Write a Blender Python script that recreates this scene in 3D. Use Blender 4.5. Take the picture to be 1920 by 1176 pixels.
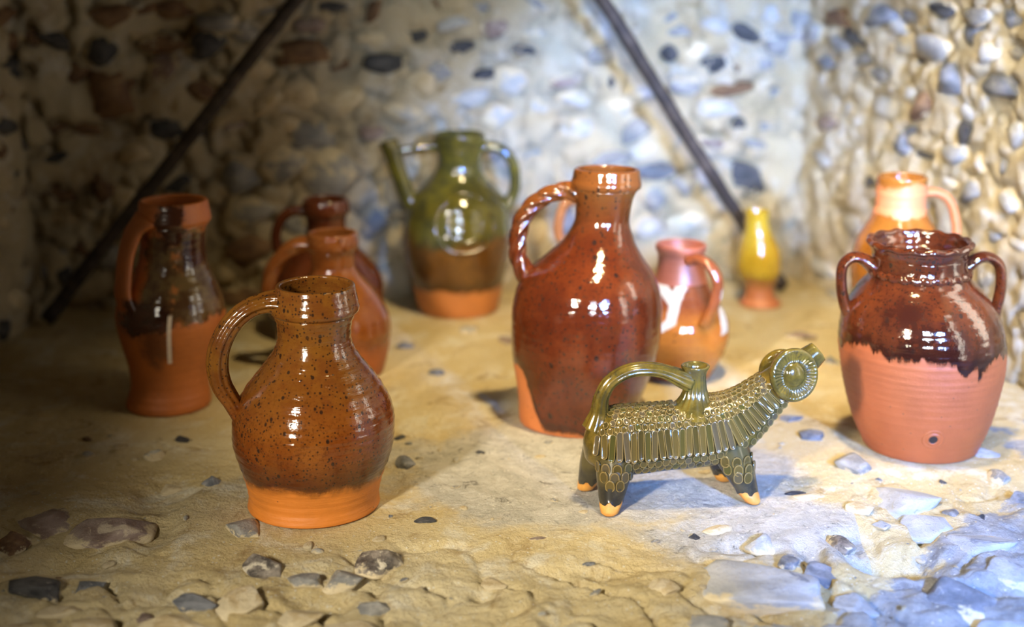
import bpy, bmesh, math, random
import numpy as np
from mathutils import Vector, Matrix, Quaternion

for _o in list(bpy.data.objects):
    bpy.data.objects.remove(_o)
random.seed(7)
SC = bpy.context.scene
COL = SC.collection
R = math.radians

# ------------------------------------------------------------------ camera
cam_d = bpy.data.cameras.new('camera')
cam = bpy.data.objects.new('camera', cam_d)
COL.objects.link(cam)
cam.location = (0, 0, .669)
cam.rotation_euler = (R(90 - 15.5), 0, 0)
cam_d.sensor_width = 36
cam_d.lens = 50.0
cam_d.clip_start = .05
cam_d.dof.use_dof = True
cam_d.dof.focus_distance = 1.63
cam_d.dof.aperture_fstop = 1.9
SC.camera = cam

# ------------------------------------------------------------------ light
SC.view_settings.view_transform = 'Standard'
SC.view_settings.look = 'None'
SC.view_settings.gamma = 1
SC.view_settings.use_curve_mapping = False
SC.view_settings.exposure = 0.06

world = bpy.data.worlds.new('cellar')
SC.world = world
world.use_nodes = True
bg = world.node_tree.nodes['Background']
bg.inputs[0].default_value = (1.0, .66, .28, 1)
bg.inputs[1].default_value = .018


def aim(o, target):
    o.rotation_euler = (Vector(target) - o.location).to_track_quat('-Z', 'Y').to_euler()


def area(name, loc, target, sx, sy, power, col, spread=180):
    d = bpy.data.lights.new(name, 'AREA')
    d.shape = 'RECTANGLE'
    d.size, d.size_y = sx, sy
    d.energy = power
    d.color = col
    d.spread = R(spread)
    o = bpy.data.objects.new(name, d)
    COL.objects.link(o)
    o.location = loc
    aim(o, target)
    return o


def spot(name, loc, target, angle, blend, radius, power, col):
    d = bpy.data.lights.new(name, 'SPOT')
    d.spot_size = R(angle)
    d.spot_blend = blend
    d.shadow_soft_size = radius
    d.energy = power
    d.color = col
    o = bpy.data.objects.new(name, d)
    COL.objects.link(o)
    o.location = loc
    aim(o, target)
    return o


# daylight from the openings behind the photographer
area('window_light_left', (-1.0, -.35, 1.05), (.25, 1.75, .05), .13, .26, 4.0, (1.0, .90, .72), 34)
area('window_light_middle', (.22, -.6, .95), (.36, 2.65, .36), .15, .26, 2.9, (.74, .86, 1.0), 26)
spot('doorway_light', (1.0, -.45, .88), (.615, 2.05, .08), 30, .30, .09, 880, (.17, .38, 1.0))
# warm lamps of the cellar, plus two added out-of-view lights for streaks
spot('lamp_on_right_wall', (.38, .85, 1.15), (1.0, 1.65, .62), 60, .6, .04, 90, (1.0, .89, .66))
area('added_streak_light_near', (.925, 1.20, .42), (-.17, 1.50, .25), .11, .62, 1.6, (1.0, .92, .76))  # added unseen light, gives the front jug its cream streak
area('added_streak_light_far', (.790, 1.68, .44), (.10, 1.80, .30), .09, .55, .95, (1.0, .92, .76))  # added unseen light, for the streak on the tall jug
spot('lamp_over_ledge', (.30, 1.45, 1.65), (.24, 2.06, .03), 54, 1.0, .06, 190, (1.0, .76, .38))


# ------------------------------------------------------------------ helpers
def put(name, me, mat=None, parent=None):
    o = bpy.data.objects.new(name, me)
    COL.objects.link(o)
    if mat is not None:
        me.materials.append(mat)
    if parent is not None:
        o.parent = parent
    return o


def thing(name, label, cat, loc=(0, 0, 0), rz=0, group=None):
    o = bpy.data.objects.new(name, None)
    COL.objects.link(o)
    o.empty_display_size = .03
    o.location = loc
    o.rotation_euler = (0, 0, rz)
    o['label'] = label
    o['category'] = cat
    if group:
        o['group'] = group
    return o


def mesh(name, v, f, smooth=True):
    me = bpy.data.meshes.new(name)
    me.from_pydata([tuple(map(float, p)) for p in v], [], [tuple(map(int, q)) for q in f])
    me.update()
    bm = bmesh.new()
    bm.from_mesh(me)
    bmesh.ops.recalc_face_normals(bm, faces=bm.faces)
    bm.to_mesh(me)
    bm.free()
    if smooth:
        me.polygons.foreach_set('use_smooth', [True] * len(me.polygons))
    return me


_rng = np.random.RandomState(3)
_perm = np.concatenate([_rng.permutation(256)] * 3)
_ang = _rng.rand(256) * 2 * np.pi


def perlin(x, y):
    xi = np.floor(x).astype(int); yi = np.floor(y).astype(int)
    xf = x - xi; yf = y - yi
    u = xf**3 * (xf * (xf * 6 - 15) + 10); v = yf**3 * (yf * (yf * 6 - 15) + 10)

    def g(ix, iy, dx, dy):
        a = _ang[_perm[(_perm[ix & 255] + (iy & 255))]]
        return np.cos(a) * dx + np.sin(a) * dy
    a = g(xi, yi, xf, yf); b = g(xi + 1, yi, xf - 1, yf)
    c = g(xi, yi + 1, xf, yf - 1); d = g(xi + 1, yi + 1, xf - 1, yf - 1)
    return (a + u * (b - a)) * (1 - v) + (c + u * (d - c)) * v


def fbm(x, y, octs=4, gain=.5):
    s = 0; a = 1
    for i in range(octs):
        s = s + a * perlin(x * 2**i + 17.3 * i, y * 2**i - 9.1 * i); a *= gain
    return s


def pchip(xs, ys, x):
    xs = np.asarray(xs, float); ys = np.asarray(ys, float)
    h = np.diff(xs); d = np.diff(ys) / h
    m = np.zeros_like(ys)
    m[0], m[-1] = d[0], d[-1]
    for i in range(1, len(xs) - 1):
        if d[i - 1] * d[i] > 0:
            w1 = 2 * h[i] + h[i - 1]; w2 = h[i] + 2 * h[i - 1]
            m[i] = (w1 + w2) / (w1 / d[i - 1] + w2 / d[i])
    i = np.clip(np.searchsorted(xs, x) - 1, 0, len(h) - 1)
    t = (x - xs[i]) / h[i]
    return ((1 + 2 * t) * (1 - t)**2 * ys[i] + t * (1 - t)**2 * h[i] * m[i]
            + t * t * (3 - 2 * t) * ys[i + 1] + t * t * (t - 1) * h[i] * m[i + 1])


def smooth_path(pts, n):
    P = np.asarray(pts, float)
    P = np.vstack([2 * P[0] - P[1], P, 2 * P[-1] - P[-2]])
    out = []
    k = len(P) - 3
    for j in range(n):
        s = j / (n - 1) * k
        i = min(int(s), k - 1); t = s - i
        a, b, c, d = P[i:i + 4]
        out.append(.5 * ((2 * b) + (c - a) * t + (2 * a - 5 * b + 4 * c - d) * t * t + (3 * b - a - 3 * c + d) * t**3))
    return np.array(out)


def rings_to_mesh(name, rings, cap0=False, cap1=False):
    """rings: list of (n,3) arrays, all the same n"""
    n = len(rings[0])
    v = np.vstack(rings)
    f = []
    for i in range(len(rings) - 1):
        for j in range(n):
            k = (j + 1) % n
            f.append((i * n + j, i * n + k, (i + 1) * n + k, (i + 1) * n + j))
    v = list(v)
    for flag, i in ((cap0, 0), (cap1, len(rings) - 1)):
        if flag:
            c = len(v); v.append(np.mean(rings[i], axis=0))
            for j in range(n):
                f.append((i * n + j, i * n + (j + 1) % n, c))
    return mesh(name, v, f)


# ------------------------------------------------------------------ node helper
class G:
    def __init__(s, name):
        s.mat = bpy.data.materials.new(name)
        s.mat.use_nodes = True
        s.t = s.mat.node_tree
        s.t.nodes.clear()
        s.out = s.t.nodes.new('ShaderNodeOutputMaterial')
        s.p = s.t.nodes.new('ShaderNodeBsdfPrincipled')
        s.t.links.new(s.p.outputs[0], s.out.inputs[0])
        s._co = None

    def new(s, k, **kw):
        n = s.t.nodes.new(k)
        for a, b in kw.items():
            setattr(n, a, b)
        return n

    def L(s, v, sock):
        if isinstance(v, bpy.types.NodeSocket):
            s.t.links.new(v, sock)
        elif isinstance(v, (tuple, list)) and len(v) == 3 and sock.type == 'RGBA':
            sock.default_value = (*v, 1)
        else:
            sock.default_value = v

    def co(s):
        if s._co is None:
            s._co = s.new('ShaderNodeTexCoord').outputs['Object']
        return s._co

    def xyz(s, v=None):
        n = s.new('ShaderNodeSeparateXYZ'); s.L(v or s.co(), n.inputs[0])
        return n.outputs

    def scale(s, v, sc):
        n = s.new('ShaderNodeVectorMath', operation='MULTIPLY'); s.L(v, n.inputs[0]); n.inputs[1].default_value = sc
        return n.outputs[0]

    def addv(s, a, b):
        n = s.new('ShaderNodeVectorMath', operation='ADD'); s.L(a, n.inputs[0]); s.L(b, n.inputs[1])
        return n.outputs[0]

    def m(s, op, a, b=0.0, clamp=False):
        n = s.new('ShaderNodeMath', operation=op, use_clamp=clamp); s.L(a, n.inputs[0]); s.L(b, n.inputs[1])
        return n.outputs[0]

    def noise(s, sc, det=4, rough=.55, v=None, dist=0, w=None):
        n = s.new('ShaderNodeTexNoise'); s.L(v or s.co(), n.inputs['Vector'])
        n.inputs['Scale'].default_value = sc; n.inputs['Detail'].default_value = det
        n.inputs['Roughness'].default_value = rough; n.inputs['Distortion'].default_value = dist
        return n.outputs[0]

    def vor(s, sc, v=None, feature='F1', rand=1.0):
        n = s.new('ShaderNodeTexVoronoi', feature=feature); s.L(v or s.co(), n.inputs['Vector'])
        n.inputs['Scale'].default_value = sc; n.inputs['Randomness'].default_value = rand
        return n.outputs[0], n.outputs[1]

    def ss(s, v, a, b, c=0.0, d=1.0):
        n = s.new('ShaderNodeMapRange', interpolation_type='SMOOTHSTEP')
        for x, i in ((v, 0), (a, 1), (b, 2), (c, 3), (d, 4)):
            s.L(x, n.inputs[i])
        return n.outputs[0]

    def mix(s, f, a, b):
        n = s.new('ShaderNodeMix', data_type='RGBA')
        s.L(f, n.inputs[0]); s.L(a, n.inputs[6]); s.L(b, n.inputs[7])
        return n.outputs[2]

    def attr(s, name):
        return s.new('ShaderNodeAttribute', attribute_name=name).outputs['Fac']

    def rnd(s):
        return s.new('ShaderNodeObjectInfo').outputs['Random']

    def bump(s, h, strength, dist, prev=None):
        n = s.new('ShaderNodeBump'); n.inputs['Strength'].default_value = strength
        n.inputs['Distance'].default_value = dist
        s.L(h, n.inputs['Height'])
        if prev is not None:
            s.L(prev, n.inputs['Normal'])
        return n.outputs[0]

    def done(s, col, rough, normal=None, spec=.5, coat=0.0):
        s.L(col, s.p.inputs['Base Color']); s.L(rough, s.p.inputs['Roughness'])
        s.L(spec, s.p.inputs['Specular IOR Level'])
        s.L(coat, s.p.inputs['Coat Weight']); s.p.inputs['Coat Roughness'].default_value = .06
        if normal is not None:
            s.L(normal, s.p.inputs['Normal'])
        return s.mat

# tables: along the wall (or x), height (or y), width, height (or depth) in mm, tilt, kind of stone
BACK_FLINTS = '''158,512,82,43,0,B 140,455,60,44,10,K 64,474,51,30,-20,K 313,465,74,46,15,K 241,462,79,40,-5,B 332,501,71,35,5,G 157,378,87,99,0,B 94,416,60,62,0,B 244,320,71,41,5,K 304,309,54,22,10,K 51,275,45,18,15,K 56,322,52,23,5,B 47,212,70,55,0,B 123,228,53,65,0,B 239,422,61,53,20,P 31,479,25,34,0,B 108,316,61,36,0,B 180,277,53,36,-10,T 354,318,54,46,30,P 303,380,53,45,0,B 249,219,54,28,20,K 157,203,53,37,0,T 395,419,54,36,10,T 359,234,73,56,0,G 434,250,83,75,0,G 490,494,54,31,10,P 483,444,91,45,5,B 550,423,55,27,5,B 625,426,75,41,0,K 675,471,60,33,-5,K 758,447,53,29,5,K 817,483,57,31,15,P 716,408,57,43,-10,G 793,401,61,20,5,K 871,441,54,22,-15,K 945,389,63,30,10,P 976,296,105,52,0,W 1032,242,75,31,0,G 532,525,54,21,0,K 601,511,27,54,-35,B 540,360,84,55,0,T 683,385,57,46,40,T 467,376,64,55,0,T 623,263,57,28,0,T 517,228,103,105,0,G 595,302,47,37,0,P 492,296,83,56,0,G 741,491,56,27,0,W 600,470,55,27,0,T 653,334,76,47,0,W 769,359,77,37,5,W 846,391,68,47,0,W 895,475,77,37,5,W 896,342,88,38,0,W 822,324,58,48,0,W 886,255,89,25,3,G 446,320,64,37,0,T 411,363,54,36,20,T 381,482,44,32,0,G 1144,431,38,40,0,K 1235,410,61,35,5,K 1289,467,72,28,-25,K 1322,412,62,48,0,G 1265,366,95,25,3,B 1350,354,57,27,3,G 1174,374,67,42,0,G 1282,301,27,23,0,K 1082,291,57,49,0,G 1307,196,110,71,-15,K 1125,212,93,38,5,D 1183,190,52,44,0,G 1119,167,49,44,0,G 1158,471,50,22,5,G 1150,497,60,18,0,G 1195,436,51,42,0,W 1350,448,52,48,0,G 1241,328,83,39,0,W 1337,291,63,20,-10,G 1034,385,14,23,0,K 965,350,69,42,0,W 1051,338,60,38,0,W 1317,261,53,16,-15,G 1233,264,62,24,-15,P 1112,111,62,40,0,W 1186,113,73,51,0,W 1225,204,52,50,0,W 1014,435,49,47,0,G 1086,356,60,38,0,W 1342,502,62,38,0,W 1229,479,61,38,0,W 789,518,76,23,0,G 713,523,56,21,0,B 418,518,54,35,0,G 267,524,79,31,0,B 374,167,83,57,0,G 458,144,56,48,0,G 631,185,48,87,0,G 591,138,57,58,0,G 609,68,68,39,0,T 79,112,53,47,0,B 48,66,26,38,0,K 123,101,62,47,0,G 156,61,36,28,0,K 60,-11,45,25,0,K 371,99,84,58,0,B 348,12,75,49,0,B'''
RIGHT_FLINTS = '''462,427,67,60,5,D 598,431,98,41,-10,D 405,475,91,49,0,G 475,310,76,46,10,G 492,347,43,48,-25,K 612,318,33,26,0,G 334,306,39,38,15,D 242,229,46,18,0,K 260,194,53,12,0,K 164,474,110,41,0,K 85,497,97,37,0,B 232,510,104,40,0,D 333,518,80,30,0,D 432,531,89,32,0,K 526,529,68,31,0,G 605,533,63,29,0,D 626,482,62,29,0,G 561,480,53,30,0,W 509,504,55,39,0,D 323,473,65,42,10,W 286,496,67,34,0,W 188,435,72,27,0,G 100,451,77,46,0,G 55,413,80,28,0,D 7,467,83,48,0,G 154,404,67,27,0,G 245,413,69,30,0,G 366,451,79,20,5,K 343,327,65,20,20,D 388,298,79,12,5,K 546,306,33,40,0,W 524,261,56,40,0,G 464,263,44,25,0,W 634,265,64,46,0,W 644,369,50,45,0,W 602,209,39,19,0,G 669,208,50,23,0,W 143,346,76,37,0,W 68,308,80,38,0,P 270,362,86,44,0,W 351,389,64,42,0,W 385,376,47,50,0,B 506,378,56,48,0,W 76,240,80,38,0,W 188,142,75,47,0,W 147,-6,98,29,0,G 79,38,102,40,0,W'''
LEFT_FLINTS = '''-16,474,77,34,0,B 68,340,98,37,0,K 7,436,61,25,0,K -6,421,46,18,0,K -21,298,63,43,15,K 93,311,57,33,0,B 57,257,60,17,0,K 43,112,41,34,0,K 59,389,73,33,0,B 29,516,99,33,0,B -43,377,53,35,0,T 115,187,96,33,0,T 166,20,46,33,0,K 99,56,59,34,0,T 59,203,75,30,0,B'''
FLOOR_STONES = '''-494,1361,62,64,-8,K -449,1370,33,60,10,D -455,1504,85,113,-5,P -540,1535,74,129,0,P -557,1465,41,127,20,B -317,1317,47,39,-5,D -293,1338,18,26,0,K -374,1304,20,30,0,P -275,1325,49,95,-10,T -268,1400,36,70,20,C -217,1374,36,45,5,G -180,1377,41,71,-10,G -142,1420,48,85,10,C -305,1497,38,79,0,G -368,1631,24,41,0,D -436,1777,19,24,0,K -461,1721,26,37,0,W -551,1721,23,24,10,W -98,1518,25,16,-5,K -333,1279,68,55,10,T -416,1290,48,45,0,T -213,1290,42,45,0,T -141,1325,32,35,0,G -158,1273,63,55,0,T -73,1268,73,55,0,T -16,1374,28,32,0,T 279,1468,38,62,15,W 366,1471,35,65,-10,C 330,1397,51,99,20,D 255,1368,117,189,10,V 197,1290,48,68,0,V 468,1590,77,115,0,V 483,1524,58,128,0,V 518,1550,21,100,-10,D 466,1343,121,146,15,D 541,1400,51,183,-20,V 549,1542,19,21,0,K 604,1655,29,42,0,G 613,1599,23,106,10,D 433,1684,43,80,-25,G 405,1800,37,49,-10,D 385,1863,32,32,0,D 405,1290,29,68,0,V 351,1327,38,76,0,V 428,1519,22,90,0,V 534,1641,9,31,0,K 359,1590,38,26,0,T 407,1550,37,37,20,T 300,1413,23,66,0,D 326,1273,47,44,0,V 275,1279,58,55,0,V 519,1468,77,71,5,V 492,1279,52,67,0,V 427,1413,34,31,-30,K 207,1482,14,20,0,K 616,1732,34,45,0,V 237,1497,36,32,0,T 155,1349,33,36,0,T 344,1599,25,13,0,K -173,2211,29,29,0,D -71,2304,35,51,0,G -8,2241,35,61,0,P -114,2070,24,31,0,D 479,2272,44,62,0,P 500,2124,33,44,0,D 404,2097,32,54,0,G -150,1792,18,20,10,K -139,1695,27,55,0,D 30,1475,20,11,0,P -41,1732,12,13,0,K -511,1752,21,23,0,T -422,1641,33,34,0,T -455,1313,43,46,0,T -490,1290,48,56,0,T'''

# ------------------------------------------------------------------ stone and mortar materials
def mortar_colour(g, a, b, pale, dirt):
    c = g.mix(g.ss(g.noise(5, 5, .6), .35, .68), a, b)
    c = g.mix(g.ss(g.noise(11, 7, .7, dist=.6), .50, .66), c, pale)
    c = g.mix(g.ss(g.noise(17, 7, .72, dist=.8), .54, .68, 0, .85), c, dirt)
    c = g.mix(g.ss(g.noise(120, 6, .8), .52, .70, 0, .45), c, pale)
    return g.mix(g.ss(g.noise(80, 5, .75), .58, .72, 0, .6), c, dirt)


def mortar_mat(name, a, b, pale, dirt, grey_tone=False):
    g = G(name)
    c = mortar_colour(g, a, b, pale, dirt)
    if grey_tone:
        w = g.m('ADD', g.attr('grey_tone'), g.m('MULTIPLY', g.m('SUBTRACT', g.noise(14, 6, .65), .5), .9))
        grey = g.mix(g.ss(g.noise(30, 7, .75, dist=.5), .38, .68), (.62, .59, .52), (.44, .42, .36))
        grey = g.mix(g.ss(g.noise(48, 6, .8, dist=1.2), .55, .68, 0, .8), grey, (.13, .12, .10))
        c = g.mix(g.ss(w, .38, .68), c, grey)
        bl = g.ss(g.m('ADD', g.attr('chalk'), g.m('MULTIPLY', g.m('SUBTRACT', g.noise(18, 5, .6), .5), 1.3)), .46, .60)
        c = g.mix(bl, c, g.mix(g.ss(g.noise(40, 6, .7), .4, .66), (.46, .46, .46), (.30, .30, .31)))
    d, vc = g.vor(230)
    c = g.mix(g.m('MULTIPLY', g.m('GREATER_THAN', g.xyz(vc)[0], .90), g.ss(d, .42, .22, 0, .8)), c, (.80, .76, .66))
    c = g.mix(g.ss(g.noise(330, 3, .8), .66, .74, 0, .7), c, (.10, .07, .04))
    h = g.m('ADD', g.noise(60, 8, .72), g.m('MULTIPLY', g.noise(260, 4, .7), .35))
    nb = g.bump(h, 1.0, .011)
    return g.done(c, .93, nb, spec=.2)


MCOL = ((.60, .49, .30), (.67, .59, .42), (.76, .72, .62), (.34, .24, .12))


def flint_mat(name, a, b, cortex, camt, rough=.45, smear=.5):
    g = G(name)
    off = g.new('ShaderNodeCombineXYZ')
    r = g.rnd()
    for i in range(3):
        g.L(g.m('MULTIPLY', r, 37.0 + 11 * i), off.inputs[i])
    v = g.addv(g.co(), off.outputs[0])
    c = g.mix(g.ss(g.noise(1.3, 5, .6, v), .35, .65), a, b)
    c = g.mix(g.ss(g.noise(1.1, 6, .7, v, dist=.8), .62 - camt, .70 - camt), c, cortex)
    c = g.mix(g.ss(g.noise(4.5, 6, .75, v, dist=1.5), .58, .70, 0, .6), c, cortex)
    c = g.mix(g.ss(g.noise(7, 5, .8, v, dist=2), .60, .66, 0, .5), c, (.05, .04, .035))
    # mortar left smeared over the buried rim of the stone
    e = g.m('ADD', g.xyz()[2], g.m('MULTIPLY', g.m('SUBTRACT', g.noise(1.6, 6, .7, v), .5), 2.2))
    e = g.m('ADD', e, g.m('MULTIPLY', g.m('SUBTRACT', g.m('FRACT', g.m('MULTIPLY', r, 91.7)), .5), .7))
    mc = g.mix(g.noise(2.0, 6, .7, v), MCOL[0], MCOL[1])
    c = g.mix(g.ss(e, smear + .12, smear - .12), c, mc)
    nb = g.bump(g.noise(2.6, 7, .7, v), .8, .006)
    rg = g.ss(e, smear + .12, smear - .12, rough, .9)
    return g.done(c, rg, nb, spec=.4)


MORTAR = mortar_mat('lime_mortar', *MCOL)
LEDGE = mortar_mat('grey_toned_mortar_ledge', (.66, .52, .26), (.72, .61, .37), (.80, .74, .58), (.42, .29, .13), True)
FLINT = {
    'K': flint_mat('black_flint', (.022, .024, .03), (.09, .09, .095), (.42, .40, .36), -.02, .4, -.10),
    'D': flint_mat('blue_grey_flint', (.10, .11, .13), (.26, .27, .30), (.50, .48, .44), .0, .5, .0),
    'B': flint_mat('brown_flint', (.11, .055, .028), (.24, .14, .07), (.36, .26, .15), .02, .5, -.05),
    'G': flint_mat('grey_flint', (.20, .20, .20), (.34, .33, .31), (.52, .48, .40), .05, .6, .2),
    'P': flint_mat('purple_brown_flint', (.20, .14, .12), (.34, .27, .24), (.52, .44, .34), .04, .6, .22),
    'W': flint_mat('white_cortex_flint', (.36, .355, .335), (.50, .485, .44), (.52, .50, .44), .06, .8, .45),
    'T': flint_mat('tan_cobble', (.46, .35, .19), (.58, .47, .29), (.64, .55, .39), .1, .85, .6),
    'C': flint_mat('broken_flint_with_white_rind', (.07, .06, .055), (.30, .26, .22), (.64, .58, .46), .10, .5, .08),
    'V': flint_mat('pale_blue_chalk_stone', (.34, .35, .37), (.46, .465, .475), (.20, .21, .24), .02, .75, .05),
}


def stone_mesh(name, seed, sub):
    rr = np.random.RandomState(seed)
    bm = bmesh.new()
    bmesh.ops.create_icosphere(bm, subdivisions=sub, radius=1)
    P = np.array([v.co[:] for v in bm.verts])
    ph = rr.rand(6) * 6
    k = 1 + .20 * np.sin(P[:, 0] * 2.3 + ph[0]) * np.cos(P[:, 1] * 2.1 + ph[1]) + .16 * np.sin(P[:, 2] * 3.1 + ph[2] + P[:, 0] * 2) \
        + .08 * np.sin(P[:, 1] * 5.7 + ph[3]) * np.sin(P[:, 2] * 6.1 + ph[4])
    P = P * k[:, None]
    for _ in range(14):
        n = rr.randn(3); n /= np.linalg.norm(n)
        d = P @ n
        lim = rr.uniform(.5, .9)
        P = P - np.outer(np.maximum(0, d - lim) * .9, n)
    P = P / np.abs(P).max(axis=0)
    for v, p in zip(bm.verts, P):
        v.co = p
    me = bpy.data.meshes.new(name)
    bm.to_mesh(me); bm.free()
    me.polygons.foreach_set('use_smooth', [True] * len(me.polygons))
    me.materials.append(FLINT['G'])
    return me


STONES_LO = [stone_mesh('flint_nodule_%d' % i, 20 + i, 2) for i in range(10)]
STONES_HI = [stone_mesh('floor_flint_%d' % i, 60 + i, 4) for i in range(10)]


def stone(parent, mats, M, kind, name='flint', i=0):
    o = bpy.data.objects.new(name, mats[i % len(mats)])
    COL.objects.link(o)
    o.parent = parent
    o.matrix_world = M
    o.material_slots[0].link = 'OBJECT'
    o.material_slots[0].material = FLINT[kind]
    return o


def table(s):
    out = []
    for e in s.split():
        a = e.split(',')
        out.append((*[float(q) / 1000 for q in a[:4]], float(a[4]), a[5]))
    return out


def grid_mesh(name, X, Y, Z, attrs={}):
    ny, nx = X.shape
    me = bpy.data.meshes.new(name)
    co = np.stack([X, Y, Z], -1).reshape(-1, 3).astype(np.float32)
    idx = np.arange(nx * ny).reshape(ny, nx)
    q = np.stack([idx[:-1, :-1], idx[:-1, 1:], idx[1:, 1:], idx[1:, :-1]], -1).reshape(-1)
    nf = (nx - 1) * (ny - 1)
    me.vertices.add(len(co)); me.vertices.foreach_set('co', co.ravel())
    me.loops.add(nf * 4); me.loops.foreach_set('vertex_index', q.astype(np.int32))
    me.polygons.add(nf); me.polygons.foreach_set('loop_start', np.arange(0, nf * 4, 4, dtype=np.int32))
    me.polygons.foreach_set('use_smooth', np.ones(nf, dtype=bool))
    for k, a in attrs.items():
        at = me.attributes.new(k, 'FLOAT', 'POINT')
        at.data.foreach_set('value', a.ravel().astype(np.float32))
    me.update(); me.validate()
    return me


def sstep(x, a, b):
    t = np.clip((x - a) / (b - a), 0, 1)
    return t * t * (3 - 2 * t)


# ------------------------------------------------------------------ the ledge (floor)
REST = [(-.235, 1.568, .085), (.091, 1.866, .09), (.54, 1.764, .085), (-.491, 1.929, .07), (-.272, 2.084, .08),
        (-.31, 2.289, .08), (-.096, 2.44, .075), (.257, 2.058, .055), (.446, 2.473, .045), (.597, 2.076, .055),
        (.147, 2.242, .06), (.113, 1.531, .014), (.09, 1.612, .014), (.288, 1.566, .014), (.262, 1.641, .014)]
# hollows: x, y, radius x, radius y, depth
HOLLOWS = [(-.425, 1.60, .035, .05, .016), (-.405, 1.50, .02, .05, .014), (-.03, 1.352, .014, .012, .016), (.425, 1.43, .05, .035, .028),
           (.385, 1.485, .03, .025, .014), (.33, 1.42, .012, .05, .014), (-.16, 1.64, .03, .05, .010), (.52, 1.36, .10, .02, .016),
           (-.20, 1.33, .03, .02, .012), (-.47, 1.42, .07, .02, .010), (.47, 1.50, .012, .05, .010), (.08, 1.40, .05, .012, .007),
           (-.33, 1.345, .05, .012, .012), (.26, 1.455, .04, .014, .010), (-.09, 1.455, .04, .010, .006)]


def ledge_height(x, y):
    x = np.asarray(x, float); y = np.asarray(y, float)
    h = .004 * fbm(x * 5, y * 5, 3) + .0022 * fbm(x * 19 + 3, y * 19, 4) + .0007 * fbm(x * 90, y * 90, 3, .6)
    front = 1 - sstep(y + .05 * perlin(x * 4, y * 4), 1.34, 1.53)
    left = 1 - sstep(x, -.42, -.33)
    right = sstep(x + .35 * (1.55 - y), .34, .46) * (1 - sstep(y, 1.58, 1.72))
    rough = np.maximum(np.maximum(front, .8 * right), .55 * left * (1 - sstep(y, 1.50, 1.62)))
    lump = fbm(x * 9 + 5, y * 9 + 2, 5, .55)
    crack = np.exp(-(perlin(x * 11 + 31, y * 11 + 7) / .05)**2)
    fine = fbm(x * 34, y * 34 + 4, 4, .6)
    h = h + rough * (.013 * lump - .007 * crack + .0028 * fine) + .0018 * (1 - rough) * fine * sstep(np.abs(perlin(x * 3, y * 3)), .05, .3)
    h = h - .05 * (1 - sstep(y, .95, 1.36)) - .008 * rough
    for (a, b, rx, ry, d) in HOLLOWS:
        wx = x + .012 * perlin(x * 25, y * 25); wy = y + .012 * perlin(x * 25 + 9, y * 25)
        h = h - d * np.exp(-(((wx - a) / rx)**2 + ((wy - b) / ry)**2)**1.5)
    for (a, b, r) in REST:
        dd = np.hypot(x - a, y - b)
        w = np.exp(-(dd / (r * 1.35))**4)
        h = h * (1 - w) - .0005 * w
    return h


gx = np.linspace(-1.0, 1.25, 620)
gy = np.concatenate([np.linspace(.70, 1.24, 60, endpoint=False), np.linspace(1.24, 1.70, 190, endpoint=False), np.linspace(1.70, 2.78, 200)])
GX, GY = np.meshgrid(gx, gy)
GZ = ledge_height(GX, GY)
grey_tone = np.exp(-(((GX - .10) / .30)**2 + ((GY - 1.68) / .22)**2)**1.6) * .95  # greyer mortar tone around the middle of the floor
grey_tone = np.maximum(grey_tone, .75 * np.exp(-(((GX - .30) / .22)**2 + ((GY - 1.50) / .12)**2)**1.5) * (GX < .4))
chalk = sstep(GX + .9 * (1.5 - GY), .40, .58) * (1 - sstep(GY, 1.62, 1.85)) * .8
chalk = np.maximum(chalk, sstep(GX, .60, .68) * .6 * (1 - sstep(GY, 1.8, 1.95)))
floor = put('floor', grid_mesh('floor', GX, GY, GZ, {'grey_tone': grey_tone, 'chalk': chalk}), LEDGE)
floor['kind'] = 'structure'
floor['label'] = 'rough lime mortar ledge with embedded flints'

for i, (x, y, w, d, rot, k) in enumerate(table(FLOOR_STONES)):
    d = min(d * .72, w * 1.15)
    z = float(ledge_height(np.array([x]), np.array([y]))[0])
    t = min(w, d) * (.22 if k in 'VTP' else .34)
    big = w > .07
    M = Matrix.Translation((x, y, z - t * (.45 if big else .15))) @ Matrix.Rotation(R(rot + (i * 37 % 20) - 10), 4, 'Z') \
        @ Matrix.Rotation(R((i * 53 % 24) - 12), 4, 'X') @ Matrix.Diagonal((w * .60, d * .60, t * 1.15, 1))
    stone(floor, STONES_HI, M, k, 'flint', i)

# small loose grit chips lying on the ledge
rr = random.Random(11)
for i in range(110):
    x = rr.uniform(-.6, .6); y = rr.uniform(1.24, 1.80) ** 1.0
    if any(math.hypot(x - a, y - b) < r + .012 for a, b, r in REST):
        continue
    s = rr.choice([.0022, .003, .004, .006, .009])
    z = float(ledge_height(np.array([x]), np.array([y]))[0])
    M = Matrix.Translation((x, y, z + s * .1)) @ Matrix.Rotation(rr.uniform(0, 6), 4, 'Z') @ Matrix.Diagonal((s, s * rr.uniform(.4, .8), s * .4, 1))
    stone(floor, STONES_LO, M, rr.choice('WWWTTTGD' if x > -.3 else 'TTWGB'), 'chip', i)


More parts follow.
